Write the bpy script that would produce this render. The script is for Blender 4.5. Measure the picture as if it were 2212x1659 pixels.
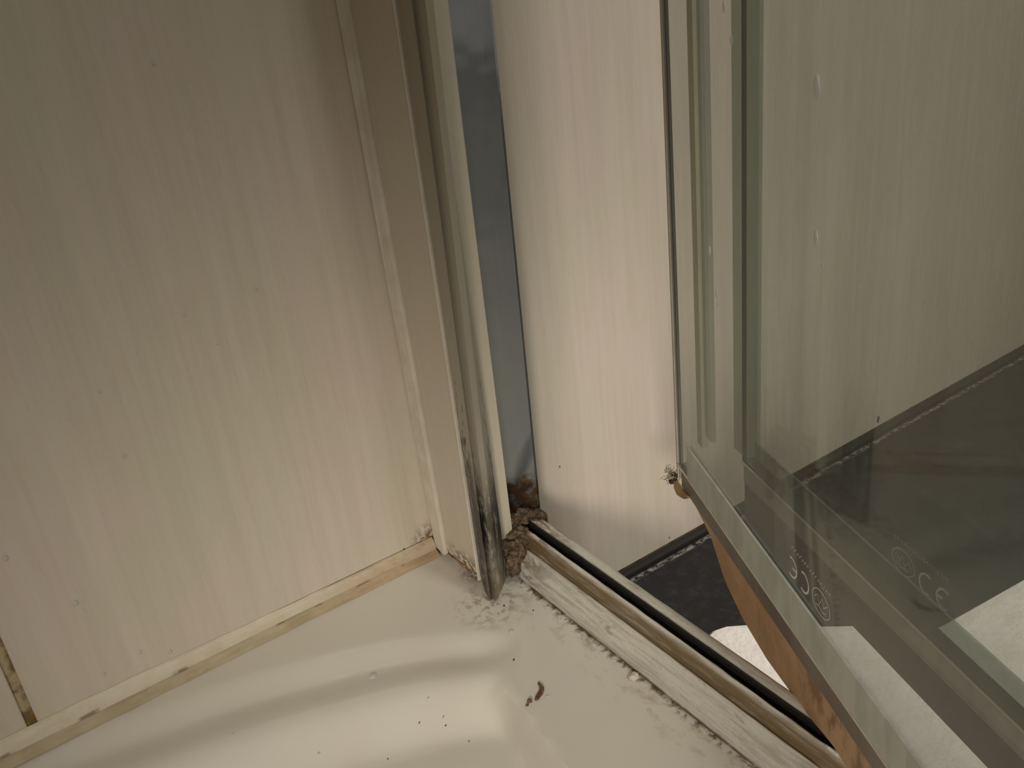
import bpy, bmesh, math, random
from mathutils import Vector, Matrix
import mathutils.noise as mn
random.seed(7)
for o in list(bpy.data.objects): bpy.data.objects.remove(o)
SC = bpy.context.scene
COL = SC.collection

# ------------------------------------------------------------------ camera
F = 2087.157; CX, CY = 1106.0, 829.5
RX = Vector((0.81321897, -0.57214766, -0.10640469))      # camera right in world
RY = Vector((-0.33257841, -0.3068653, -0.89175405))      # camera down in world
RZ = Vector((0.47756309, 0.76057921, -0.43983264))       # camera forward in world
CAM = Vector((-0.16118345, -0.3386008, 0.2625817))
cd = bpy.data.cameras.new('camera'); cam = bpy.data.objects.new('camera', cd); COL.objects.link(cam)
cd.sensor_width = 36; cd.lens = F / 2212 * 36; cd.clip_start = 0.01; cd.clip_end = 50
m = Matrix.Identity(4)
for i in range(3):
    m[i][0] = RX[i]; m[i][1] = -RY[i]; m[i][2] = -RZ[i]; m[i][3] = CAM[i]
cam.matrix_world = m
SC.camera = cam

# ------------------------------------------------------------------ world, lamps, exposure
SC.view_settings.view_transform = 'Standard'; SC.view_settings.look = 'None'
SC.view_settings.gamma = 1.0; SC.view_settings.use_curve_mapping = False
SC.view_settings.exposure = 1.0
w = bpy.data.worlds.new('world'); SC.world = w; w.use_nodes = True
w.node_tree.nodes['Background'].inputs[0].default_value = (1.0, 0.93, 0.82, 1)
w.node_tree.nodes['Background'].inputs[1].default_value = 0.15

def lamp_spot(name, loc, target, energy, angle, blend, radius, color):
    l = bpy.data.lights.new(name, 'SPOT'); l.energy = energy; l.spot_size = math.radians(angle)
    l.spot_blend = blend; l.shadow_soft_size = radius; l.color = color
    o = bpy.data.objects.new(name, l); COL.objects.link(o); o.location = loc
    d = Vector(target) - Vector(loc)
    o.rotation_euler = d.to_track_quat('-Z', 'Y').to_euler()
    return o
lamp_spot('ceiling_downlight', (0.36, -1.30, 1.9), (0.21, -0.09, -0.03), 68, 23, 1.0, 0.20, (1.0, 0.95, 0.87))
lamp_spot('low_fill_spot', (-0.75, -1.05, 0.54), (-0.03, -0.08, -0.03), 21.5, 20, 1.0, 0.11, (1.0, 0.92, 0.82))  # added low fill spot, brightens the tray slopes and the left wall

# ------------------------------------------------------------------ pixel helpers (a pixel of the photograph and a known plane give a point)
def ray(px):
    return RX * ((px[0] - CX) / F) + RY * ((px[1] - CY) / F) + RZ
def onp(px, ax, val):
    r = ray(px); t = (val - CAM[ax]) / r[ax]; return CAM + r * t
def onv(px, P, Q):
    n = Vector((-(Q[1] - P[1]), Q[0] - P[0], 0)); r = ray(px)
    t = (Vector((P[0], P[1], 0)) - CAM).dot(n) / r.dot(n); return CAM + r * t

# ------------------------------------------------------------------ object helpers
def link(name, bm, mat, parent=None, smooth=True, kind=None, label=None, cat=None, group=None, autos=True):
    me = bpy.data.meshes.new(name)
    bmesh.ops.recalc_face_normals(bm, faces=bm.faces)
    bm.to_mesh(me); bm.free()
    for mm in (mat if isinstance(mat, (list, tuple)) else [mat]): me.materials.append(mm)
    if smooth:
        for p in me.polygons: p.use_smooth = True
        if autos:
            try: me.set_sharp_from_angle(angle=math.radians(35))
            except Exception: pass
    o = bpy.data.objects.new(name, me); COL.objects.link(o)
    if parent: o.parent = parent
    if kind: o['kind'] = kind
    if label: o['label'] = label
    if cat: o['category'] = cat
    if group: o['group'] = group
    return o
def thing(name, label, cat, group=None):
    o = bpy.data.objects.new(name, None); COL.objects.link(o); o.empty_display_size = 0.01
    o['label'] = label; o['category'] = cat
    if group: o['group'] = group
    return o
def add_box(bm, a, b, bev=0.0, mi=0):
    r = bmesh.ops.create_cube(bm, size=1)
    vs = r['verts']
    for v in vs:
        for i in range(3): v.co[i] = a[i] + (v.co[i] + .5) * (b[i] - a[i])
    fs = list({f for v in vs for f in v.link_faces})
    for f in fs: f.material_index = mi
    if bev > 0:
        es = list({e for v in vs for e in v.link_edges})
        bmesh.ops.bevel(bm, geom=es, offset=bev, segments=2, profile=.5, affect='EDGES')
def loft(bm, rings, closed=True, caps=True, mi=0):
    rv = [[bm.verts.new(p) for p in r] for r in rings]
    n = len(rings[0])
    for a, b in zip(rv, rv[1:]):
        for i in range(n if closed else n - 1):
            j = (i + 1) % n
            f = bm.faces.new((a[i], a[j], b[j], b[i])); f.material_index = mi
    if caps and closed:
        for r in (rv[0], rv[-1]):
            try: bm.faces.new(r).material_index = mi
            except Exception: pass
    return rv
def tube(bm, pts, rad, n=10, caps=True):
    pts = [Vector(p) for p in pts]; rings = []
    prev = None
    for i, p in enumerate(pts):
        d = (pts[min(i + 1, len(pts) - 1)] - pts[max(i - 1, 0)]).normalized()
        if prev is None:
            a = d.orthogonal().normalized()
        else:
            a = (prev - d * prev.dot(d)).normalized()
        prev = a; b = d.cross(a)
        r = rad[i] if isinstance(rad, (list, tuple)) else rad
        rings.append([p + (a * math.cos(k * 2 * math.pi / n) + b * math.sin(k * 2 * math.pi / n)) * r for k in range(n)])
    loft(bm, rings)
def blob(bm, c, s, sub=3, amp=.25, freq=1.0, seed=0, floor=None):
    r = bmesh.ops.create_icosphere(bm, subdivisions=sub, radius=1)
    for v in r['verts']:
        d = v.co.normalized()
        k = 1 + amp * mn.noise(d * freq + Vector((seed * 3.1, seed * 1.7, 0)))  + amp * .5 * mn.noise(d * freq * 2.7 + Vector((seed, 5, 2)))
        v.co = Vector((c[0] + d.x * s[0] * k, c[1] + d.y * s[1] * k, c[2] + d.z * s[2] * k))
        if floor is not None and v.co.z < floor: v.co.z = floor

# ------------------------------------------------------------------ material helpers
class NT:
    def __init__(s, name):
        s.m = bpy.data.materials.new(name); s.m.use_nodes = True; s.t = s.m.node_tree; s.t.nodes.clear()
        s.out = s.n('ShaderNodeOutputMaterial')
        s.g = s.n('ShaderNodeNewGeometry').outputs['Position']
    def n(s, t, **k):
        o = s.t.nodes.new(t)
        for a, b in k.items(): setattr(o, a, b)
        return o
    def put(s, sock, v):
        if hasattr(v, 'is_linked') or hasattr(v, 'links'): s.t.links.new(v, sock)
        else: sock.default_value = v
    def math(s, op, a, b=0.0, c=0.0, clamp=False):
        o = s.n('ShaderNodeMath', operation=op, use_clamp=clamp)
        s.put(o.inputs[0], a); s.put(o.inputs[1], b); s.put(o.inputs[2], c); return o.outputs[0]
    def xyz(s):
        o = s.n('ShaderNodeSeparateXYZ'); s.put(o.inputs[0], s.g); return o.outputs
    def noise(s, scale, vec=(1, 1, 1), detail=4, rough=.55, dist=0, off=(0, 0, 0)):
        mp = s.n('ShaderNodeMapping'); s.put(mp.inputs[0], s.g); mp.inputs['Scale'].default_value = vec; mp.inputs['Location'].default_value = off
        o = s.n('ShaderNodeTexNoise'); s.put(o.inputs['Vector'], mp.outputs[0])
        o.inputs['Scale'].default_value = scale; o.inputs['Detail'].default_value = detail
        o.inputs['Roughness'].default_value = rough; o.inputs['Distortion'].default_value = dist
        return o.outputs[0]
    def ramp(s, v, a, b, lo=0.0, hi=1.0):
        o = s.n('ShaderNodeMapRange', interpolation_type='SMOOTHSTEP'); s.put(o.inputs[0], v)
        s.put(o.inputs[1], a); s.put(o.inputs[2], b); s.put(o.inputs[3], lo); s.put(o.inputs[4], hi); return o.outputs[0]
    def mix(s, f, a, b):
        o = s.n('ShaderNodeMix', data_type='RGBA'); s.put(o.inputs[0], f)
        s.put(o.inputs[6], a if not isinstance(a, tuple) else (*a, 1)); s.put(o.inputs[7], b if not isinstance(b, tuple) else (*b, 1))
        return o.outputs[2]
    def bump(s, h, dist=.001, st=1.0):
        o = s.n('ShaderNodeBump'); s.put(o.inputs['Height'], h); o.inputs['Distance'].default_value = dist
        o.inputs['Strength'].default_value = st; return o.outputs[0]
    def bsdf(s, color, rough=.5, metal=0.0, spec=.5, normal=None, **k):
        o = s.n('ShaderNodeBsdfPrincipled')
        s.put(o.inputs['Base Color'], color if not isinstance(color, tuple) else (*color, 1))
        s.put(o.inputs['Roughness'], rough); s.put(o.inputs['Metallic'], metal)
        s.put(o.inputs['Specular IOR Level'], spec)
        if normal is not None: s.put(o.inputs['Normal'], normal)
        for a, b in k.items(): s.put(o.inputs[a.replace('_', ' ')], b)
        return o.outputs[0]
    def done(s, sh):
        s.t.links.new(sh, s.out.inputs[0]); return s.m
def near(n, p, r0, r1, axes='xyz'):
    """1 inside r0 of point p, 0 beyond r1"""
    d = n.n('ShaderNodeVectorMath', operation='DISTANCE')
    if axes != 'xyz':
        c = n.n('ShaderNodeCombineXYZ'); X = n.xyz()
        for i, a in enumerate('xyz'):
            if a in axes: n.put(c.inputs[i], X[i])
            else: c.inputs[i].default_value = p[i]
        n.put(d.inputs[0], c.outputs[0])
    else: n.put(d.inputs[0], n.g)
    d.inputs[1].default_value = p
    return n.ramp(d.outputs['Value'], r0, r1, 1.0, 0.0)

# tile
def mat_tile():
    n = NT('glazed_beige_tile')
    a = n.noise(1, (260, 1, 9), detail=3, rough=.6)
    b = n.noise(1, (70, 1, 7), detail=4, rough=.6, off=(4, 0, 1))
    c = n.noise(1, (22, 1, 12), detail=3, off=(9, 0, 3))
    col = n.mix(n.ramp(c, .4, .62), (.59, .525, .425), (.61, .52, .445))
    col = n.mix(n.ramp(n.noise(1, (16, 1, 9), off=(2, 0, 8)), .5, .7, 0, .8), col, (.57, .53, .41))
    col = n.mix(n.ramp(a, .38, .68, 0, .34), col, (.50, .45, .38))
    col = n.mix(n.ramp(b, .45, .7, 0, .22), col, (.70, .64, .56))
    h = n.math('ADD', n.math('MULTIPLY', a, .6), b)
    # grime at the foot of the tiles beside the wall channel
    g = n.math('MULTIPLY', near(n, (-.004, 0, .008), .001, .011), n.ramp(n.noise(420, detail=5), .42, .56))
    X = n.xyz()
    g2 = n.math('MULTIPLY', n.math('MULTIPLY', n.ramp(X[2], .0052, .009, 1, 0), n.math('MULTIPLY', n.ramp(X[0], -.07, -.01, 0, 1), n.ramp(X[0], 0, .01, 1, 0))), n.ramp(n.noise(260, (1, 1, .4), detail=5), .5, .56))
    col = n.mix(g, col, (.19, .115, .05)); col = n.mix(n.math('MULTIPLY', g2, .85), col, (.10, .06, .03))
    return n.done(n.bsdf(col, n.ramp(b, .3, .7, .20, .34), spec=.5, normal=n.bump(h, .0006, .5)))
def mat_grout():
    n = NT('stained_grout')
    c = n.mix(n.ramp(n.noise(160, detail=4), .4, .6), (.42, .34, .20), (.17, .115, .045))
    c = n.mix(near(n, (-.1765, .003, .0265), .0007, .0011), c, (.02, .008, .003))
    c = n.mix(near(n, (-.175, .002, .0095), .002, .0045), c, (.20, .11, .02))
    return n.done(n.bsdf(c, .8, normal=n.bump(n.noise(500), .0006)))
def mat_tray():
    n = NT('white_acrylic')
    X = n.xyz()
    big = n.noise(1, (16, 16, 16), detail=2)
    col = n.mix(n.ramp(big, .35, .7), (.64, .60, .52), (.62, .57, .505))
    # brown scum creeping out from the rail foot and the jamb foot
    e = n.ramp(X[0], -.006, .0125)
    s = n.math('MULTIPLY', e, n.ramp(n.noise(150, (1, .6, 1), detail=6, rough=.7), .49, .66))
    s = n.math('MULTIPLY', s, n.ramp(X[1], -.03, -.055, .3, 1))
    col = n.mix(n.math('MULTIPLY', s, .55), col, (.33, .235, .13))
    s2 = n.math('MULTIPLY', n.ramp(n.noise(300, detail=5), .45, .6), n.ramp(X[0], .0105, .0145))
    col = n.mix(n.math('MULTIPLY', s2, .85), col, (.10, .06, .025))
    j = n.math('MULTIPLY', near(n, (-.003, -.050, 0), .003, .022), n.ramp(n.noise(230, detail=6, rough=.7), .47, .6))
    col = n.mix(n.math('MULTIPLY', j, .75), col, (.27, .19, .11))
    j3 = n.math('MULTIPLY', near(n, (.0045, -.028, 0), .002, .011), n.ramp(n.noise(330, detail=6, rough=.7), .40, .55))
    col = n.mix(n.math('MULTIPLY', j3, .9), col, (.13, .075, .035))
    sp = n.n('ShaderNodeTexVoronoi', feature='F1'); n.put(sp.inputs['Vector'], n.g); sp.inputs['Scale'].default_value = 95
    spk = n.math('MULTIPLY', n.ramp(sp.outputs['Distance'], .03, .07, 1, 0), n.ramp(n.noise(25), .6, .68))
    col = n.mix(n.math('MULTIPLY', spk, .5), col, (.38, .31, .22))
    return n.done(n.bsdf(col, .22, spec=.5, Coat_Weight=.25, Coat_Roughness=.08, normal=n.bump(n.noise(60, detail=3), .0004, .35)))
def mat_sealant(name, c1, c2, brown=0.4):
    n = NT(name)
    c = n.mix(n.ramp(n.noise(110, (1, 1, 1), detail=4), .35, .7), c1, c2)
    X = n.xyz()
    k = n.math('MULTIPLY', n.ramp(X[0], -.075, -.01, .15, 1), n.ramp(n.noise(240, (.4, 1, 1), detail=6, rough=.7), .5, .68))
    c = n.mix(n.math('MULTIPLY', k, brown), c, (.17, .095, .04))
    c = n.mix(n.math('MULTIPLY', n.ramp(X[0], -.075, -.015, 0, .75), n.ramp(n.noise(60, detail=2), .3, .6, .5, 1)), c, (.40, .26, .15))
    cr = n.math('MULTIPLY', n.math('MULTIPLY', n.ramp(X[1], -.0039, -.0035, 0, 1), n.ramp(X[1], -.0033, -.0030, 1, 0)), n.ramp(n.noise(1, (60, 1, 1), detail=3), .52, .60, 0, .7))
    c = n.mix(cr, c, (.10, .065, .03))
    return n.done(n.bsdf(c, .42, normal=n.bump(n.noise(300, (.5, 1, 1), detail=4), .0006, .6)))
def mat_alu(name, base=(.60, .56, .49), rough=.42, metal=.15, mode=None):
    n = NT(name); X = n.xyz()
    streak = n.noise(1, (900, 900, 12), detail=3)
    c = n.mix(n.ramp(streak, .3, .7, 0, .25), base, tuple(k * .82 for k in base))
    if mode == 'face':          # clean painted channel, grimy foot
        g = n.math('MULTIPLY', n.ramp(X[2], .005, .015, 1, 0), n.ramp(n.noise(380, detail=6), .44, .56))
        c = n.mix(n.math('MULTIPLY', g, n.ramp(X[1], -.003, -.03, .35, 1)), c, (.13, .075, .04))
    if mode == 'nose':          # black mould along the ridge, grey scum to the tip
        low = n.ramp(X[2], .045, .085, 1, 0)
        edge = n.ramp(X[1], -.052, -.045, 0, 1)
        k = n.math('MULTIPLY', n.ramp(X[2], .09, .14, 1, 0), n.math('MULTIPLY', edge, n.ramp(n.math('SUBTRACT', n.noise(1, (600, 600, 190), detail=6, rough=.7), n.ramp(X[2], .035, .12, .41, .60)), 0, .03)))
        k2 = n.math('MULTIPLY', n.math('MULTIPLY', n.ramp(X[2], .04, .078, 1, 0), n.ramp(X[1], -.057, -.050, 0, 1)), n.ramp(n.noise(1, (320, 320, 90), detail=6, rough=.7, off=(3, 1, 2)), .40, .52))
        grey = n.math('MULTIPLY', n.ramp(X[2], .035, .062, 1, 0), n.ramp(n.noise(1, (420, 420, 260), detail=6, rough=.75, off=(1, 8, 2)), .40, .62))
        c = n.mix(n.math('MULTIPLY', grey, .8), c, (.145, .125, .105))
        c = n.mix(n.math('MULTIPLY', k2, n.ramp(X[2], .018, .034, .25, 1)), c, (.030, .027, .024)); c = n.mix(k, c, (.02, .018, .016))
        tip = n.math('MULTIPLY', n.ramp(X[2], .006, .016, 1, 0), n.ramp(n.noise(200, detail=4), .35, .6))
        c = n.mix(n.math('MULTIPLY', tip, .7), c, (.15, .10, .06))
    if mode == 'foot':          # parts standing on the rail with a brown foot
        g = n.math('MULTIPLY', n.ramp(X[2], n.math('ADD', n.math('MULTIPLY', n.noise(170, detail=4), .022), .021), n.math('ADD', n.math('MULTIPLY', n.noise(170, detail=4), .022), .025), 1, 0), n.ramp(n.noise(230, detail=5, off=(3, 3, 3)), .36, .5))
        c = n.mix(g, c, (.17, .105, .058))
    if mode == 'rail':
        al = n.noise(1, (600, 45, 600), detail=6, rough=.7)
        spots = n.noise(1, (260, 90, 260), detail=6, rough=.7, off=(2, 2, 2))
        c = n.mix(n.ramp(al, .42, .66, 0, .55), c, (.34, .29, .205))
        # brown line in the groove between the ridge and the lip
        gr = n.math('MULTIPLY', n.ramp(X[0], .0198, .0212), n.ramp(X[0], .0226, .0234, 1, 0))
        c = n.mix(n.math('MULTIPLY', gr, n.ramp(al, .25, .55, .45, .95)), c, (.215, .15, .07))
        near_end = n.math('MULTIPLY', n.ramp(X[1], -.075, -.045), n.ramp(spots, .42, .56))
        c = n.mix(n.math('MULTIPLY', near_end, .8), c, (.20, .125, .055))
        far = n.math('MULTIPLY', n.ramp(X[1], -.175, -.215), n.ramp(spots, .35, .55))
        c = n.mix(n.math('MULTIPLY', far, n.ramp(X[0], .017, .022, 0, .7)), c, (.30, .20, .11))
        sp = n.math('MULTIPLY', n.ramp(spots, .60, .68), .55)
        c = n.mix(sp, c, (.26, .19, .11))
        low = n.math('MULTIPLY', n.ramp(X[2], .0005, .0022, 1, 0), n.ramp(spots, .3, .5))
        c = n.mix(low, c, (.13, .085, .04))
        return n.done(n.bsdf(c, n.ramp(al, .3, .7, .34, .6), .2, .5, normal=n.bump(n.math('ADD', al, spots), .0007, .7)))
    return n.done(n.bsdf(c, rough, metal, .5, normal=n.bump(streak, .0002, .4) if metal < .5 else n.bump(n.noise(35, (1, 1, 1), detail=2), .0012, .5)))
def mat_simple(name, col, rough=.5, metal=0, spec=.5, nscale=None, col2=None, bump=0.0, vec=(1, 1, 1), **k):
    n = NT(name); c = col
    nz = n.noise(nscale or 100, vec, detail=5)
    if col2: c = n.mix(n.ramp(nz, .38, .65), col, col2)
    return n.done(n.bsdf(c, rough, metal, spec, normal=n.bump(nz, bump, .8) if bump else None, **k))
def mat_glass(name, tint=(.60, .63, .57), haze=.12, hazecol=(.44, .43, .39)):
    n = NT(name)
    tr = n.n('ShaderNodeBsdfTransparent'); tr.inputs[0].default_value = (*tint, 1)
    gl = n.n('ShaderNodeBsdfGlossy'); gl.inputs['Roughness'].default_value = .04; gl.inputs[0].default_value = (.9, .95, .9, 1)
    df = n.n('ShaderNodeBsdfDiffuse')
    df.inputs[0].default_value = (*hazecol, 1)
    hz = n.math('MULTIPLY', n.ramp(n.noise(1, (60, 60, 25), detail=5, rough=.65), .3, .75, .5, 1.4), haze)
    X = n.xyz()
    hz = n.math('ADD', hz, n.ramp(X[2], .052, .125, .30 if haze > .04 else .10, 0))
    m1 = n.n('ShaderNodeMixShader'); n.put(m1.inputs[0], hz); n.put(m1.inputs[1], tr.outputs[0]); n.put(m1.inputs[2], df.outputs[0])
    fr = n.n('ShaderNodeFresnel'); fr.inputs[0].default_value = 1.5; bk = n.n('ShaderNodeNewGeometry').outputs['Backfacing']
    m2 = n.n('ShaderNodeMixShader'); n.put(m2.inputs[0], n.math('MULTIPLY', n.math('MULTIPLY', fr.outputs[0], .9), n.math('SUBTRACT', 1.0, bk))); n.put(m2.inputs[1], m1.outputs[0]); n.put(m2.inputs[2], gl.outputs[0])
    return n.done(m2.outputs[0])
def mat_pvc(name, tint, dif, df=.5, rough=.3):
    """cloudy translucent plastic"""
    n = NT(name)
    tr = n.n('ShaderNodeBsdfTransparent'); tr.inputs[0].default_value = (*tint, 1)
    c = n.mix(n.ramp(n.noise(140, (1, 1, .3), detail=5), .35, .7), dif, tuple(k * .8 for k in dif))
    b = n.bsdf(c, rough)
    m1 = n.n('ShaderNodeMixShader'); m1.inputs[0].default_value = df; n.put(m1.inputs[1], tr.outputs[0]); n.put(m1.inputs[2], b)
    return n.done(m1.outputs[0])

M_TILE = mat_tile(); M_GROUT = mat_grout(); M_TRAY = mat_tray()
M_SEAL1 = mat_sealant('pale_sealant', (.62, .55, .43), (.58, .50, .37), .5)
M_SEAL2 = mat_sealant('yellowed_sealant', (.36, .28, .165), (.42, .33, .21), .75)
M_FACE = mat_alu('painted_channel', (.56, .50, .40), .45, 0, 'face')
M_LIP = mat_simple('pale_lip_and_highlight', (.70, .65, .55), .5, nscale=80, col2=(.62, .56, .45), bump=.0001)  # pale lip colour, also the painted highlights on ridge and glass edge
M_NOSE = mat_alu('mouldy_post', (.37, .335, .265), .38, .2, 'nose')
M_TUBE = mat_alu('white_round_bead', (.60, .535, .44), .5, 0, 'foot')
M_CHROME = mat_alu('brushed_metal', (.31, .33, .35), .16, .8, 'foot')
M_RAIL = mat_alu('dirty_rail', (.74, .71, .63), .4, .1, 'rail')
M_DARKGAP = mat_simple('black_gap', (.012, .009, .006), .7)
M_SCUM = mat_simple('brown_sludge', (.045, .027, .014), .6, nscale=330, col2=(.14, .09, .05), bump=.001)
M_FLOORT = None

# ------------------------------------------------------------------ setting: wall
bm = bmesh.new()
def tile(x0, x1, z0, z1): add_box(bm, (x0, 0, z0), (x1, .008, z1), .0006, 0)
G = .0018
JX = -.1768
for (x0, x1) in ((-.82, JX - G), (JX + G, .9), (.9 + 2 * G, 1.6)):
    zb = .0075 if x1 < 0 else .0075
    if x0 > JX and x1 < 1.0:
        tile(JX + G, .012, zb, .60); tile(.012, x1, -.0690, .60)
    else:
        tile(x0, x1, zb if x1 < 0 else -.069, .60)
    tile(x0, x1, .60 + 2 * G, 1.2); tile(x0, x1, 1.2 + 2 * G, 1.8); tile(x0, x1, 1.8 + 2 * G, 2.4)
add_box(bm, (-.82, .0012, -.08), (1.6, .05, 2.4), 0, 1)
link('wall_back', bm, [M_TILE, M_GROUT], kind='structure', smooth=False)
bm = bmesh.new(); add_box(bm, (-.86, -1.6, -.08), (-.82, .05, 2.4)); link('wall_left', bm, M_TILE, kind='structure', smooth=False)

# floor of dark slate tiles with a scuffed edge along the wall
n = NT('black_slate'); X = n.xyz()
sc = n.noise(1, (120, 120, 1), detail=8, rough=.7)
c = n.mix(n.ramp(sc, .45, .72, 0, .5), (.018, .0175, .0185), (.055, .052, .052))
edge = n.math('MULTIPLY', n.math('MULTIPLY', n.ramp(X[1], -.0105, -.0085), n.ramp(X[1], -.0075, -.0055, 1, 0)), n.ramp(n.noise(1, (240, 400, 1), detail=7, rough=.7), .42, .6))
c = n.mix(n.math('MULTIPLY', edge, .8), c, (.36, .32, .28))
hl = n.ramp(n.noise(1, (900, 900, 1), detail=2), .74, .8, 0, .5)
c = n.mix(hl, c, (.2, .19, .18))
M_FLOOR = n.done(n.bsdf(c, .6, spec=.25, normal=n.bump(sc, .0008, .6)))
bm = bmesh.new(); add_box(bm, (-.82, -1.6, -.10), (1.6, .0, -.072), 0); link('floor', bm, M_FLOOR, kind='structure', smooth=False)
bm = bmesh.new(); add_box(bm, (.036, -.006, -.072), (1.6, -.0004, -.0685), .001); link('trim_1', bm, M_DARKGAP, kind='structure')

# ------------------------------------------------------------------ shower tray
P1 = [(-.9, .13), (-.5, .06), (-.3, .02), (-.177, -.011), (-.11, -.026), (-.076, -.038), (-.049, -.048), (-.016, -.070), (.01, -.095), (.05, -.14)]
XL = [(0.0, .004), (-.06, -.008), (-.073, -.015), (-.092, -.029), (-.112, -.0325), (-.125, -.0345), (-.137, -.036), (-.20, -.042), (-.9, -.05)]
def interp(P, t):
    if t <= P[0][0]: return P[0][1]
    for (a, b), (c, d) in zip(P, P[1:]):
        if t <= c: return b + (d - b) * (t - a) / (c - a)
    return P[-1][1]
def ss(a, b, t):
    t = max(0, min(1, (t - a) / (b - a))); return t * t * (3 - 2 * t)
def tray_z(x, y):
    s = interp(P1, x) - y
    # soft average of neighbours for a rounded contour
    s = (s + interp(P1, x - .012) - y + interp(P1, x + .012) - y) / 3
    h = 0
    h -= .0030 * ss(-.010, .006, s)
    h += .0016 * ss(.004, .020, s)
    h -= .0120 * ss(.020, .047, s)
    h -= .001 * ss(.058, .20, s)
    xl = (interp([(-a, b) for a, b in XL], -y))
    wid = .0045 + .01 * ss(-.10, -.07, y)
    k = ss(xl - wid, xl + wid, x)
    return h * (1 - k)
def axis(a, b, fa, fb, fine, coarse):
    v = []; t = a
    while t < b - 1e-9:
        v.append(t); t += fine if fa <= t < fb else coarse
    v.append(b); return v
xs = axis(-.80, .0355, -.26, .04, .002, .02); ys = axis(-1.0, 0, -.24, .01, .002, .02)
bm = bmesh.new()
gv = [[bm.verts.new((x, y, tray_z(x, y))) for y in ys] for x in xs]
for i in range(len(xs) - 1):
    for j in range(len(ys) - 1):
        bm.faces.new((gv[i][j], gv[i + 1][j], gv[i + 1][j + 1], gv[i][j + 1]))
sk = [bm.verts.new((.0355, y, -.0715)) for y in (ys[0], ys[-1])]
skirt = [bm.verts.new((.0355, y, -.0715)) for y in ys]
for j in range(len(ys) - 1): bm.faces.new((gv[-1][j], skirt[j], skirt[j + 1], gv[-1][j + 1]))
for v in sk: bm.verts.remove(v)
link('shower_tray', bm, M_TRAY, label='white acrylic shower tray with a stepped rim, brown scum along its edges', cat='shower tray')

# ------------------------------------------------------------------ sealant along the wall
bead = thing('sealant_bead', 'yellowed double bead of sealant between left tiles and white shower tray', 'sealant')
def strip(name, top, bot, mat, bulge, wob, seed, cut=None):
    """top, bot: functions of x giving (y,z)"""
    bm = bmesh.new(); rings = []
    x = -.80
    while x <= -.0005:
        a = Vector((x, *top(x))); b = Vector((x, *bot(x)))
        r = []
        for k in range(7):
            t = k / 6; p = a.lerp(b, t); nrm = Vector((0, -1, 1)).normalized()
            wv = wob * mn.noise(Vector((x * 60, t * 2, seed)))
            r.append(p + nrm * (bulge * math.sin(math.pi * t) * (1 + .4 * mn.noise(Vector((x * 45, 3, seed)))) + wv * (1 if 0 < k < 6 else .3)))
        r.append(Vector((x, .004, b.z - .004)))
        rings.append(r); x += .004 if x > -.25 else .05
    loft(bm, rings)
    return link(name, bm, mat, bead)
# measured lines: upper edge on the wall, middle, and lower edge on the tray
def up(x):  return (-.0002, .0078 + .0014 * ss(-.05, -.17, x) + .0003 * mn.noise(Vector((x * 90, 0, 4))))
def midl(x): return (-.0030 - .0006 * ss(-.06, -.18, x), .0036 - .0012 * ss(-.03, -.005, x))
def low(x): return (-.0062 - .0008 * ss(-.05, -.19, x) + .0005 * mn.noise(Vector((x * 80, 2, 1))), .0002)
strip('upper_bead', up, midl, M_SEAL1, .0007, .0004, 1)
strip('lower_bead', midl, low, M_SEAL2, .0002, .0005, 2)

# ------------------------------------------------------------------ wall jamb of the enclosure
def vline(top, bot, ax, val, z0=None, z1=1.9):
    """3D vertical (or slightly leaning) edge seen from pixel top to pixel bot in plane ax=val"""
    a = onp(top, ax, val); b = onp(bot, ax, val)
    def at(z): return b + (a - b) * ((z - b.z) / (a.z - b.z))
    return at
def post(name, ats, z0s, mat, parent, z1=1.9, segs=(0.03, .07, .12, .25)):
    bm = bmesh.new()
    rings = [[a(z) for a, z in zip(ats, z0s)]]
    for z in segs: rings.append([a(max(z, zz)) for a, zz in zip(ats, z0s)])
    rings.append([a(z1) for a in ats])
    loft(bm, rings)
    return link(name, bm, mat, parent, smooth=False)
jamb = thing('enclosure_jamb', 'cream metal wall jamb of the shower enclosure with black mould at its foot', 'door frame')
v0 = vline((729, 0), (943, 1180), 1, -.0003)
v1 = vline((745, 0), (957, 1184), 0, -.0022)
vg = lambda z: v1(z) + Vector((.0022, .0002, 0))
v2 = vline((850, 0), (1031, 1232), 0, -.0008)
cst = lambda x, y: (lambda z: Vector((x, y, z)))
post('edge_lip', [v0, lambda z: v0(z) + Vector((-.0012, -.0010, 0)), v1, vg, lambda z: v0(z) + Vector((.003, .0002, 0))], [.003] * 5, M_LIP, jamb)
f0 = lambda z: v1(z) + Vector((.0018, -.0003, 0)); f1 = lambda z: v2(z) + Vector((.0014, .0022, 0))
post('wall_channel', [lambda z: v1(z) + Vector((.006, 0.003, 0)), f0, lambda z: v1(z) + Vector((.0018, -.0030, 0)), f1, lambda z: v2(z) + Vector((.0009, .0006, 0)), lambda z: v2(z) + Vector((.02, .0, 0)), lambda z: v1(z) + Vector((.02, 0.003, 0))],
     [.0045] * 7, M_FACE, jamb)
rb = lambda z: v2(z) + Vector((-.0003, .0002, 0))
post('ridge', [rb, lambda z: v2(z) + Vector((-.0001, -.0004, 0)), lambda z: v2(z) + Vector((.004, -.0003, 0)), lambda z: v2(z) + Vector((.004, .0006, 0))], [.0035] * 4, M_LIP, jamb)  # paler than the channel, paints in the light this edge catches
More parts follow.
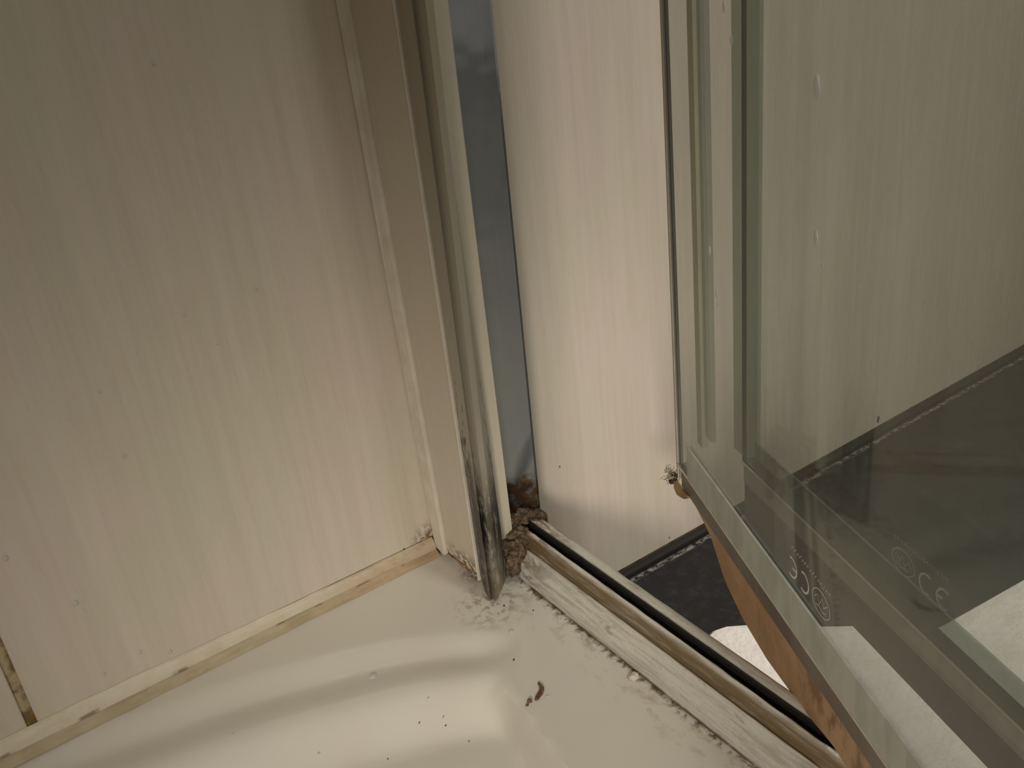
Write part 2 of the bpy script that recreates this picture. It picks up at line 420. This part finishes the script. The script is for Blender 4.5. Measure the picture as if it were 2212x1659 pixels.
# mouldy post (nose)
na = lambda z: v2(z) + Vector((.0005, -.0011, 0))
nb = vline((868, 0), (1043, 1250), 0, -.0020)
nc = vline((888, 0), (1055, 1262), 0, -.0030)
nc2 = vline((893, 0), (1058, 1262), 0, -.0016)
nd = vline((918, 0), (1068, 1262), 0, -.0012)
ne = vline((936, 0), (1078, 1255), 0, .0015)
nf = lambda z: Vector((.0085, -.046, z)); ng = lambda z: Vector((.0085, -.038, z))
post('hinge_post', [na, nb, nc, nc2, nd, ne, nf, ng], [.0065, .0020, .0003, .0003, .0006, .0030, .006, .0095], M_NOSE, jamb, segs=(.012, .02, .03, .045, .07, .12, .25))
# round bead and metal plate behind, standing on the rail
bm = bmesh.new(); rings = []
for z in (.0205, .03, .05, .12, .25, 1.9):
    tp = vline((968, 0), (1096, 1085), 0, .0245)(z)
    cc = tp - Vector((.857, -.516, 0)) * .0078
    rings.append([cc + Vector((math.cos(k * math.pi / 12), math.sin(k * math.pi / 12), 0)) * .0078 for k in range(24)])
loft(bm, rings); link('round_bead', bm, M_TUBE, jamb)
pl = vline((964, 0), (1092, 1085), 0, .0270); pr = vline((1057, 0), (1164, 1104), 0, .0405)
post('metal_plate', [pl, pr, lambda z: pr(z) + Vector((.0015, .0008, 0)), lambda z: Vector((pr(z).x + .001, -.0006, z)), lambda z: Vector((pl(z).x, -.0006, z))], [.0150] * 5, M_CHROME, jamb)

# ------------------------------------------------------------------ threshold rail
rail = thing('threshold_rail', 'dirty white metal threshold rail with a black slot running from the jamb', 'rail')
def sweep(name, prof, mat, y0, y1, close=True, jit=0.0):
    bm = bmesh.new(); rings = []; y = y0; i = 0
    while True:
        rings.append([Vector((x + (jit * mn.noise(Vector((y * 120, k * 7.0, 1))) if jit else 0), y, z + (jit * mn.noise(Vector((y * 140, k * 5.0, 9))) if jit else 0))) for k, (x, z) in enumerate(prof)])
        if y <= y1: break
        y = max(y1, y - (.003 if y > -.26 else .05))
    loft(bm, rings)
    return link(name, bm, mat, rail)
sweep('inner_rail', [(.0150, .0001), (.0150, .005), (.0158, .0078), (.0176, .0094), (.0190, .0106), (.0198, .0128), (.0203, .0136), (.0210, .0132), (.0218, .0126), (.0224, .0140), (.0227, .0180), (.0232, .0198), (.0239, .0204), (.0247, .0198), (.0249, .004), (.0249, .0001)], M_RAIL, -.046, -.95, jit=.00025)
sweep('slot', [(.02495, .0001), (.02495, .0035), (.0285, .0038), (.0287, .0192), (.0292, .0198), (.0295, .0190), (.0295, .0001)], M_DARKGAP, -.030, -.95)
sweep('outer_rail', [(.0296, .0001), (.0296, .019), (.0296, .0203), (.0304, .0207), (.0326, .0206), (.0340, .0198), (.0350, .018), (.0374, .012), (.0374, .0002), (.0362, .0001)], M_RAIL, -.0310, -.95, jit=.0002)
# lip start further back, near the corner
sweep('lip_end', [(.0222, .0100), (.0227, .0180), (.0232, .0198), (.0239, .0203), (.0247, .0197), (.0248, .0100)], M_RAIL, -.0345, -.0462, jit=.0002)
# end block under the corner
bm = bmesh.new(); add_box(bm, (.0095, -.0455, .0045), (.0238, -.0008, .0125), .0012); add_box(bm, (.0100, -.0440, .0115), (.0258, -.0300, .0175), .001)
add_box(bm, (.0236, -.0338, .0002), (.0412, -.0008, .0170), .0012)
link('end_block', bm, M_SCUM, rail)

# ------------------------------------------------------------------ sludge at the corner
bm = bmesh.new()
for i, (c, s) in enumerate([((.0150, -.0440, .0150), (.0045, .0035, .0040)), ((.0205, -.0400, .0185), (.0050, .0040, .0028)), ((.0265, -.0340, .0215), (.0050, .0035, .0030)),
                            ((.0120, -.0455, .0090), (.0035, .0025, .0050)), ((.0180, -.0340, .0225), (.0060, .0030, .0040)), ((.0325, -.0375, .0215), (.0030, .0030, .0020))]):
    blob(bm, c, s, 4, .5, 2.2, i)
link('corner_sludge', bm, M_SCUM, label='brown sludge clogging the corner where rail and jamb meet', cat='grime')
bm = bmesh.new()
pts = []
for k in range(26):
    t = k / 25
    p = Vector((.0008 + .004 * t + .001 * math.sin(9 * t), -.004 - .031 * t, .0010 + .0004 * math.sin(20 * t)))
    pts.append(p)
tube(bm, pts, [.0011 + .0009 * abs(mn.noise(Vector((k * .7, 0, 0)))) for k in range(26)], 8)
link('jamb_sealant', bm, mat_simple('brown_sealant', (.36, .25, .14), .5, nscale=330, col2=(.12, .065, .035), bump=.0008), label='crumbling brown sealant along the foot of the jamb face', cat='sealant')

# ------------------------------------------------------------------ bifold glass door
door = thing('folding_shower_screen', 'folded glass bifold shower door with stained brown bottom sweep', 'shower door')
M_GLASS = mat_glass('grimy_glass_near', (.86, .875, .855), .05)
M_GLASS2 = mat_glass('grimy_glass_far', (.95, .96, .95), .025)
M_GEDGE = mat_simple('dark_green_glass_edge', (.010, .020, .016), .15)
M_CLIP = mat_pvc('cloudy_pvc', (.80, .83, .80), (.50, .52, .47), .28)
M_CLIPL = mat_pvc('pale_pvc', (.7, .72, .68), (.78, .80, .72), .75)
M_TAUPE = mat_simple('taupe_pvc', (.19, .15, .115), .35, nscale=40, col2=(.25, .215, .175), vec=(1, 1, 1))
M_TAUPE2 = mat_simple('grey_pvc', (.16, .165, .145), .35, nscale=70, col2=(.20, .20, .18))
M_FIN = mat_simple('brown_stained_rubber', (.42, .25, .13), .45, nscale=55, col2=(.33, .185, .09), bump=.0006)
n = NT('brown_stained_sweep'); X = n.xyz()
c = n.mix(n.ramp(n.noise(60, detail=5), .35, .65), (.60, .38, .215), (.50, .30, .16))
c = n.mix(n.math('MULTIPLY', n.ramp(X[1], -.17, -.20), n.ramp(n.noise(110, (1, 1, .6), detail=5, rough=.6), .42, .62, 0, .7)), c, (.13, .065, .025))
M_FIN = n.done(n.bsdf(c, .42, normal=n.bump(n.noise(120, detail=5), .0007, .6)))
M_SEALP = mat_simple('pale_edge_pvc', (.50, .46, .38), .4, nscale=60, col2=(.44, .41, .35), vec=(1, 1, .2))
M_YEL = mat_pvc('yellowed_pvc', (.8, .78, .66), (.80, .74, .56), .65)
ZG = .050
PA = onp((1469, 1000), 2, ZG); QA = onp((1930, 1659), 2, ZG)
PB = onp((1605, 992), 2, ZG); QB = onp((2212, 1571), 2, ZG)
def frame(P, Q, ox=0):
    d = Vector((Q.x - P.x, Q.y - P.y, 0)).normalized(); nn = Vector((d.y, -d.x, 0))   # nn points towards the inside of the shower (-x)
    if nn.x > 0: nn = -nn
    def at(s, z, n=0): return Vector((P.x, P.y, 0)) + d * s + nn * n + Vector((0, 0, z))
    return at, d, nn
def slab(bm, at, s0, s1, z0, z1, n0, n1, bev=0, mi=0):
    c = [at(s, z, n) for z in (z0, z1) for (s, n) in ((s0, n0), (s1, n0), (s1, n1), (s0, n1))]
    vs = [bm.verts.new(p) for p in c]
    for f in ((0, 1, 2, 3), (7, 6, 5, 4), (0, 4, 5, 1), (1, 5, 6, 2), (2, 6, 7, 3), (3, 7, 4, 0)):
        bm.faces.new([vs[i] for i in f]).material_index = mi
LEN = .36
def panel(tag, P, Q, glass, edge, taupe, fin, clip, finfn, other):
    at, d, nn = frame(P, Q)
    g = link('glass_panel', (lambda b: (slab(b, at, 0, LEN, ZG, 1.85, -.005, 0), b)[1])(bmesh.new()), glass, door, smooth=False)
    # dark polished edges
    bm = bmesh.new(); slab(bm, at, -.0005, .0007, ZG - .0006, 1.85, -.0012, .0001); slab(bm, at, 0, LEN, ZG - .0008, ZG - .0001, -.005, .0001)
    link('glass_edge', bm, M_GEDGE, g, smooth=False)
    bm = bmesh.new(); tube(bm, [at(0, ZG - .0006, .0010), at(LEN, ZG - .0006, .0010)], .0004, 6)
    link('edge_highlight', bm, M_LIP, g)  # thin pale tube painting a highlight along the bottom of the glass
    bm = bmesh.new(); slab(bm, at, -.0005, LEN, ZG - .0115, ZG - .0016, -.0022, -.0006)
    sw = link('bottom_sweep', bm, taupe, door, smooth=False)
    # clip on the lower border of the glass
    bm = bmesh.new(); slab(bm, at, .012, LEN, ZG + .0002, ZG + .0145, .0004, .0012)
    link('sweep_clip', bm, clip, sw, smooth=False)
    # flexible fin
    bm = bmesh.new(); ra = []
    s = -.0005
    while s < LEN:
        zt, zb, off = finfn(s)
        r = []
        for k in range(5):
            t = k / 4; r.append(at(s, zt + (zb - zt) * t, -.0010 + off * t * t))
        for k in range(4, -1, -1):
            t = k / 4; r.append(at(s, zt + (zb - zt) * t, -.0010 - .0012 + off * t * t))
        ra.append(r); s += .004 if s < .26 else .04
    loft(bm, ra); link('sweep_fin', bm, fin, sw)
    return at, g
# near fin profile measured along the door
dA = Vector((QA.x - PA.x, QA.y - PA.y, 0)).normalized()
fin_s = []
for px in [(1492, 1088), (1530, 1165), (1560, 1260), (1600, 1345), (1650, 1430), (1700, 1500), (1745, 1560), (1790, 1615)]:
    q = onv(px, PA, QA); fin_s.append(((q - PA).dot(dA), q.z))
fin_s = [(-.001, .0385)] + fin_s + [(.20, .0222), (.7, .0222)]
fin_s = [(a, b + .0012) for a, b in fin_s]
def finA(s): return (ZG - .0113, min(ZG - .0125, interp(fin_s, s)), .0)
def finB(s): return (ZG - .0113, ZG - .027, .0)
atA, gA = panel('A', PA, QA, M_GLASS, None, M_TAUPE, M_FIN, M_CLIPL, finA, 0)
atB, gB = panel('B', PB, QB, M_GLASS2, None, M_CLIPL, M_TAUPE2, M_CLIP, finB, 0)
# upright edge seals at the fold
bm = bmesh.new(); slab(bm, atA, -.0046, -.0007, ZG - .008, 1.85, -.0013, .0000); link('edge_seal', bm, M_SEALP, door, smooth=False)
bm = bmesh.new()
for s0, n0 in ((-.0050, -.0009), (-.0022, .0000)): tube(bm, [atA(s0, ZG - .010, n0), atA(s0, 1.85, n0)], .0005, 8)
link('edge_lip', bm, M_LIP, door)
bm = bmesh.new(); slab(bm, atA, .0060, .0112, ZG + .012, 1.85, -.0082, -.0056); link('hinge_gasket', bm, M_YEL, door, smooth=False)
bm = bmesh.new(); slab(bm, atA, .0150, .0215, ZG + .02, 1.85, -.0075, -.0056); link('glazing_clip', bm, M_CLIP, door, smooth=False)
bm = bmesh.new(); slab(bm, atB, -.004, .0150, ZG + .004, 1.85, .0006, .0020); link('glazing_clip', bm, M_CLIP, door, smooth=False)

# etched certification marks
M_ETCH = mat_simple('etched_white', (.80, .80, .68), .6)
def ribbon(bm, at, pts, wd, n, closed=False):
    """flat thin stroke on the panel plane; pts in (s,z)"""
    m = len(pts)
    L, R = [], []
    for i in range(m):
        a = Vector(pts[max(i - 1, 0)]); b = Vector(pts[min(i + 1, m - 1)])
        t = (b - a); t = t.normalized() if t.length else Vector((1, 0)); p = Vector(pts[i]); q = Vector((-t.y, t.x)) * wd / 2
        L.append(bm.verts.new(at(p.x + q.x, p.y + q.y, n))); R.append(bm.verts.new(at(p.x - q.x, p.y - q.y, n)))
    for i in range(m - 1): bm.faces.new((L[i], L[i + 1], R[i + 1], R[i]))
def mark(par, at, s0, z0, flip, n, sc=1.0):
    bm = bmesh.new()
    def T(x, y): return (s0 + (-x if flip else x) * sc, z0 + y * sc)
    def arc(cx, cy, rx, ry, a0, a1, k=18): return [T(cx + rx * math.cos(math.radians(a0 + (a1 - a0) * i / k)), cy + ry * math.sin(math.radians(a0 + (a1 - a0) * i / k))) for i in range(k + 1)]
    W = .0007 * sc
    ribbon(bm, at, arc(.0165, .003, .0030, .0032, 60, 300), W, n)          # C
    ribbon(bm, at, arc(.0240, .003, .0030, .0032, 60, 300), W, n)          # E
    ribbon(bm, at, [T(.0212, .003), T(.0236, .003)], W, n)
    ribbon(bm, at, arc(.0060, .0035, .0052, .0040, 0, 360, 30), .0003 * sc, n)  # badge outline
    ribbon(bm, at, [T(.0025, .005), T(.0045, .0030), T(.0055, .0055), T(.007, .0025), T(.0085, .005), T(.0098, .0035)], .0003 * sc, n)
    ribbon(bm, at, [T(.003, .0020), T(.005, .0012), T(.007, .0018), T(.009, .0014)], .0003 * sc, n)
    rnd = random.Random(3)
    x = .001
    while x < .024:                                                       # the unreadable small print
        h = .0012
        p = [T(x, .0094 + rnd.uniform(0, h)), T(x + .0004, .0094 + h), T(x + .0008, .0094 + rnd.uniform(0, h)), T(x + .0011, .0094)]
        ribbon(bm, at, p, .0002 * sc, n); x += .0016
    return link('certification_mark', bm, M_ETCH, par, smooth=False)
qa = onv((1790, 1325), PA, QA); sa = (qa - PA).dot(dA)
mark(gA, atA, sa + .0020, qa.z - .0035, True, .0002, 1.05)
dB = Vector((QB.x - PB.x, QB.y - PB.y, 0)).normalized()
qb = onv((1930, 1195), PB, QB); sb = (qb - PB).dot(dB)
mark(gB, atB, sb - .001, qb.z - .0035, False, .0004, 1.05)

# ------------------------------------------------------------------ bath mat outside
n = NT('white_towelling'); X = n.xyz()
c = n.mix(n.ramp(n.noise(90, detail=6), .4, .7), (.90, .86, .82), (.84, .80, .74))
M_MAT = n.done(n.bsdf(c, .9, spec=.1, normal=n.bump(n.noise(350, detail=6), .0015, .7)))
edge_px = [(1470, 1420), (1524, 1368), (1536, 1355), (1560, 1347), (1600, 1344), (1650, 1345), (1720, 1347), (1790, 1347), (1850, 1346), (1930, 1352), (1990, 1358), (2026, 1346), (2100, 1305), (2212, 1242), (2500, 1080), (3100, 760)]
E0 = [onp(p, 2, -.064) for p in edge_px]
bm = bmesh.new(); rows = []
far = [Vector((.0470, -.0700, 0)), Vector((.9, -1.5, 0))]
base = []
for i in range(len(E0) - 1):
    for k in range(4): base.append(E0[i].lerp(E0[i + 1], k / 4))
base.append(E0[-1])
N = len(base)
for i, p in enumerate(base):
    t = i / (N - 1)
    tgt = Vector((.048 + .9 * t ** 2.2, -1.2 + .1 * t, 0))
    col = [Vector((p.x, p.y, -.0715))]
    for s, z in ((.0, -.069), (.001, -.066), (.003, -.064), (.008, -.0632)): 
        q = Vector((p.x, p.y, 0)); dd = (tgt - q).normalized(); col.append(q + dd * s + Vector((0, 0, z)))
    for j in range(1, 41):
        u = (j / 40) ** 1.6
        q = Vector((p.x, p.y, 0)); q = q + (tgt - q) * u + (tgt - q).normalized() * .008 * (1 - u)
        z = -.0632 + .0012 * mn.noise(Vector((q.x * 25, q.y * 25, 0))) + .0008 * mn.noise(Vector((q.x * 90, q.y * 90, 3)))
        col.append(Vector((q.x, q.y, z)))
    rows.append(col)
loft(bm, rows, closed=False, caps=False)
link('bath_mat', bm, M_MAT, label='crumpled white bath mat on the black floor outside the shower', cat='bath mat')

# ------------------------------------------------------------------ mould tuft hanging at the fold of the door
tuft = thing('mould_tuft', 'small furry black and tan mould tuft at the lower fold of the glass door', 'mould')
M_MOLD = mat_simple('black_mould', (.02, .017, .012), .8, nscale=500, col2=(.12, .09, .06), bump=.0005)
M_FLUFF = mat_simple('tan_fluff', (.30, .25, .18), .9, nscale=500, col2=(.42, .36, .27), bump=.0005)
M_AMBER = mat_simple('amber_glue', (.42, .26, .11), .3, nscale=200, col2=(.30, .17, .06))
tp = atA(-.0066, ZG - .0035, -.002)
def at_px(px): return onv(px, PA - dA * .0 + Vector((0, 0, 0)), QA)
bm = bmesh.new()
for i, (px, r) in enumerate([((1455, 1024), .0011), ((1463, 1028), .0010), ((1451, 1040), .0012), ((1459, 1037), .0010)]): blob(bm, at_px(px), (r, r, r * .9), 3, .6, 3, i)
link('black_core', bm, M_MOLD, tuft)
bm = bmesh.new(); rnd = random.Random(5)
for i in range(70):
    px = (1447 + rnd.gauss(0, 5), 1026 + rnd.gauss(0, 7)); p = at_px(px)
    q = p + Vector((rnd.uniform(-1, 1), rnd.uniform(-1, 1), rnd.uniform(-1, 1))) * .0022
    tube(bm, [p, (p + q) / 2 + Vector((0, 0, .0004)), q], .00014, 5)
link('fluff', bm, M_FLUFF, tuft)
bm = bmesh.new(); a = [at_px(p) for p in [(1460, 1040), (1464, 1052), (1470, 1062), (1479, 1070), (1487, 1074)]]
tube(bm, a, [.0009, .0018, .0021, .0016, .0006], 10); link('glue_drip', bm, M_AMBER, tuft)

# ------------------------------------------------------------------ debris on the tray
M_FLAKE = mat_simple('brown_flake', (.075, .025, .008), .45, nscale=600, col2=(.20, .12, .06), bump=.0005)
def tz(p, h=0): 
    # drop a pixel onto the tray surface
    q = onp(p, 2, 0)
    for _ in range(8): q = onp(p, 2, tray_z(q.x, q.y))
    return q + Vector((0, 0, h))
bm = bmesh.new()
fl = [(1163, 1477), (1167, 1482), (1171, 1488), (1171, 1494), (1168, 1500), (1164, 1505), (1161, 1510), (1157, 1514)]
tube(bm, [tz(p, .0006) for p in fl], [.0003, .0006, .0008, .0009, .0010, .0008, .0009, .0004], 8)
link('curled_flake', bm, M_FLAKE, label='curled dark brown flake lying on the white tray near the rail', cat='debris')
bm = bmesh.new()
blob(bm, tz((1145, 1516), .0005), (.0009, .0009, .0006), 3, .6, 3, 4)
link('crumb', bm, M_FLAKE, label='dark crumb beside the lower end of the curled flake', cat='debris')
bm = bmesh.new(); blob(bm, tz((1139, 1524), .0003), (.0006, .0005, .0004), 3, .4, 3, 5)
link('crumb', bm, M_FLAKE, label='tiny dark crumb below the larger crumb by the curled flake', cat='debris')
bm = bmesh.new(); blob(bm, (0, 0, 0), (.00042, .00042, .0003), 2, .5, 3, 1)
proto = link('speck', bm, M_MOLD)
specks = [((1110, 1426), 1.2, 'black speck on the tray midway between jamb foot and curled flake'), ((1089, 1309), 1.4, 'black speck on the tray just right of the jamb tip'),
          ((1152, 1319), 1.0, 'brown speck on the stained tray below the rail end'), ((958, 1549), .7, 'upper of two specks in the bright middle of the tray'),
          ((963, 1568), 1.0, 'larger speck just below another in the bright middle of the tray'), ((906, 1562), .9, 'pale grey speck left of the pair of specks on the tray'),
          ((1013, 1602), .8, 'lone speck on the edge of the lower curve of the tray'), ((838, 1640), .8, 'speck lowest and leftmost on the white tray'), ((873, 1186), 1.3, 'black speck on the tile foot just above the sealant')]
for i, (p, s, lb) in enumerate(specks):
    o = proto if i == 0 else proto.copy()
    if i: COL.objects.link(o)
    o.location = tz(p, .0002) if p[1] > 1250 else onp(p, 1, -.0004); o.scale = (s * .75, s * .75, s * .75); o['label'] = lb; o['category'] = 'speck'; o['group'] = 'dark specks of dirt around the tray'
bm = bmesh.new(); blob(bm, tz((1369, 1463), .0006), (.0021, .0017, .0012), 3, .3, 2, 3)
link('sealant_crumb', bm, mat_simple('pale_sealant_blob', (.55, .50, .40), .4), label='pale rounded blob of sealant on the tray against the rail', cat='debris')

# ------------------------------------------------------------------ water drops
n = NT('water_drop')
fr = n.n('ShaderNodeFresnel'); fr.inputs[0].default_value = 1.6
tr = n.n('ShaderNodeBsdfTransparent'); tr.inputs[0].default_value = (.93, .93, .93, 1); gl = n.n('ShaderNodeBsdfGlossy'); gl.inputs['Roughness'].default_value = .05
df = n.n('ShaderNodeBsdfDiffuse'); df.inputs[0].default_value = (.75, .74, .7, 1)
m0 = n.n('ShaderNodeMixShader'); m0.inputs[0].default_value = .5; n.put(m0.inputs[1], tr.outputs[0]); n.put(m0.inputs[2], df.outputs[0])
mx = n.n('ShaderNodeMixShader'); n.put(mx.inputs[0], n.math('MULTIPLY', fr.outputs[0], n.math('SUBTRACT', 1.0, n.n('ShaderNodeNewGeometry').outputs['Backfacing']))); n.put(mx.inputs[1], m0.outputs[0]); n.put(mx.inputs[2], gl.outputs[0])
M_DROP = n.done(mx.outputs[0])
def drop_mesh(nrm, w, h):
    bm = bmesh.new(); r = bmesh.ops.create_icosphere(bm, subdivisions=3, radius=1)
    nrm = nrm.normalized(); upv = Vector((0, 0, 1)) if abs(nrm.z) < .9 else Vector((0, 1, 0)); side = upv.cross(nrm).normalized()
    for v in r['verts']:
        c = v.co; zz = c.z; k = 1 - .35 * max(0, zz)
        v.co = side * c.x * w * k + upv * zz * h + nrm * max(c.y, -.15) * w * .45
    return bm
def drops(lst, nrm, place, group, w, h, mat=None):
    pr = link('water_drop', drop_mesh(nrm, w, h), mat or M_DROP)
    for i, (p, s, lb) in enumerate(lst):
        o = pr if i == 0 else pr.copy()
        if i: COL.objects.link(o)
        o.location = place(p); o.scale = (s, s, s); o['label'] = lb; o['category'] = 'water drop'; o['group'] = group
_, _, nA = frame(PA, QA)
drops([((1767, 190), 1.0, 'largest water drop, high on the near glass panel'), ((1765, 514), .62, 'water drop on the glass well below the largest drop'), ((1780, 574), .3, 'tiny water drop just below right of a larger one on the glass'),
       ((1535, 541), .5, 'upper water drop near the left border of the glass'), ((1550, 632), .5, 'middle water drop near the left border of the glass'), ((1553, 658), .28, 'tiny drop lowest near the left border of the glass'),
       ((1566, 14), .55, 'water drop at the very top of the glass near its left border'), ((1582, 86), .45, 'second drop from the top near the left border of the glass')],
      nA, lambda p: onv(p, PA, QA) + nA * .0003, 'water drops on the glass door', .0017, .0034, mat_pvc('milky_drop', (.95, .95, .95), (.95, .95, .9), .6, .1))
drops([((333, 136), .8, 'small drop high on the left tile wall'), ((555, 622), .8, 'drop in the middle of the left tile wall'), ((398, 680), .7, 'drop below left of the middle drop on the tile wall'),
       ((268, 985), .8, 'drop on the left tile wall about halfway from grout line to jamb'), ((214, 846), .7, 'drop on the left tile wall towards the frame edge'), ((12, 1206), 1.0, 'drop at the far left on the tile wall above the grout line'),
       ((163, 1303), 1.2, 'bright drop low on the tile wall near the grout line'), ((302, 1409), .9, 'left of two drops low on the tile just above the sealant'), ((368, 1408), .9, 'right of two drops low on the tile just above the sealant'),
       ((224, 1456), .8, 'lowest drop on the tile just above the sealant'), ((470, 742), .5, 'faint drop right of the frame centre of the left tile wall')],
      Vector((0, -1, 0)), lambda p: onp(p, 1, -.0002), 'water drops on the left tile wall', .0009, .0011)
drops([((502, 1586), .8, 'glinting droplet on the tray at lower left'), ((688, 1628), .8, 'glinting droplet on the tray near the lower frame edge'), ((925, 1508), .8, 'glinting droplet in the bright middle of the tray'),
       ((805, 1461), 2.2, 'flat clear droplet in the grey band of the tray'), ((1104, 1364), 1.6, 'clear droplet on the tray below the jamb tip'), ((1183, 1504), .9, 'small clear droplet right of the curled flake')],
      Vector((0, 0, 1)), lambda p: tz(p, .0001), 'water droplets on the shower tray', .0007, .0007)

# small dark marks on the wall tiles outside
for p, sc_, lb in [((1897, 906), (.0011, .0004, .0024), 'small dark oval mark on the wall tile just above the black floor'), ((1209, 1008), (.0004, .0003, .0005), 'tiny grey dot low on the bright wall tile beside the jamb'),
                   ((1446, 1161), (.0004, .0003, .0004), 'tiny grey dot on the bright wall tile above the black floor line')]:
    q = onp(p, 1, -.0001); bm = bmesh.new(); blob(bm, q, sc_, 3, .3, 2, 2)
    link('dark_stain', bm, M_MOLD, label=lb, cat='stain')
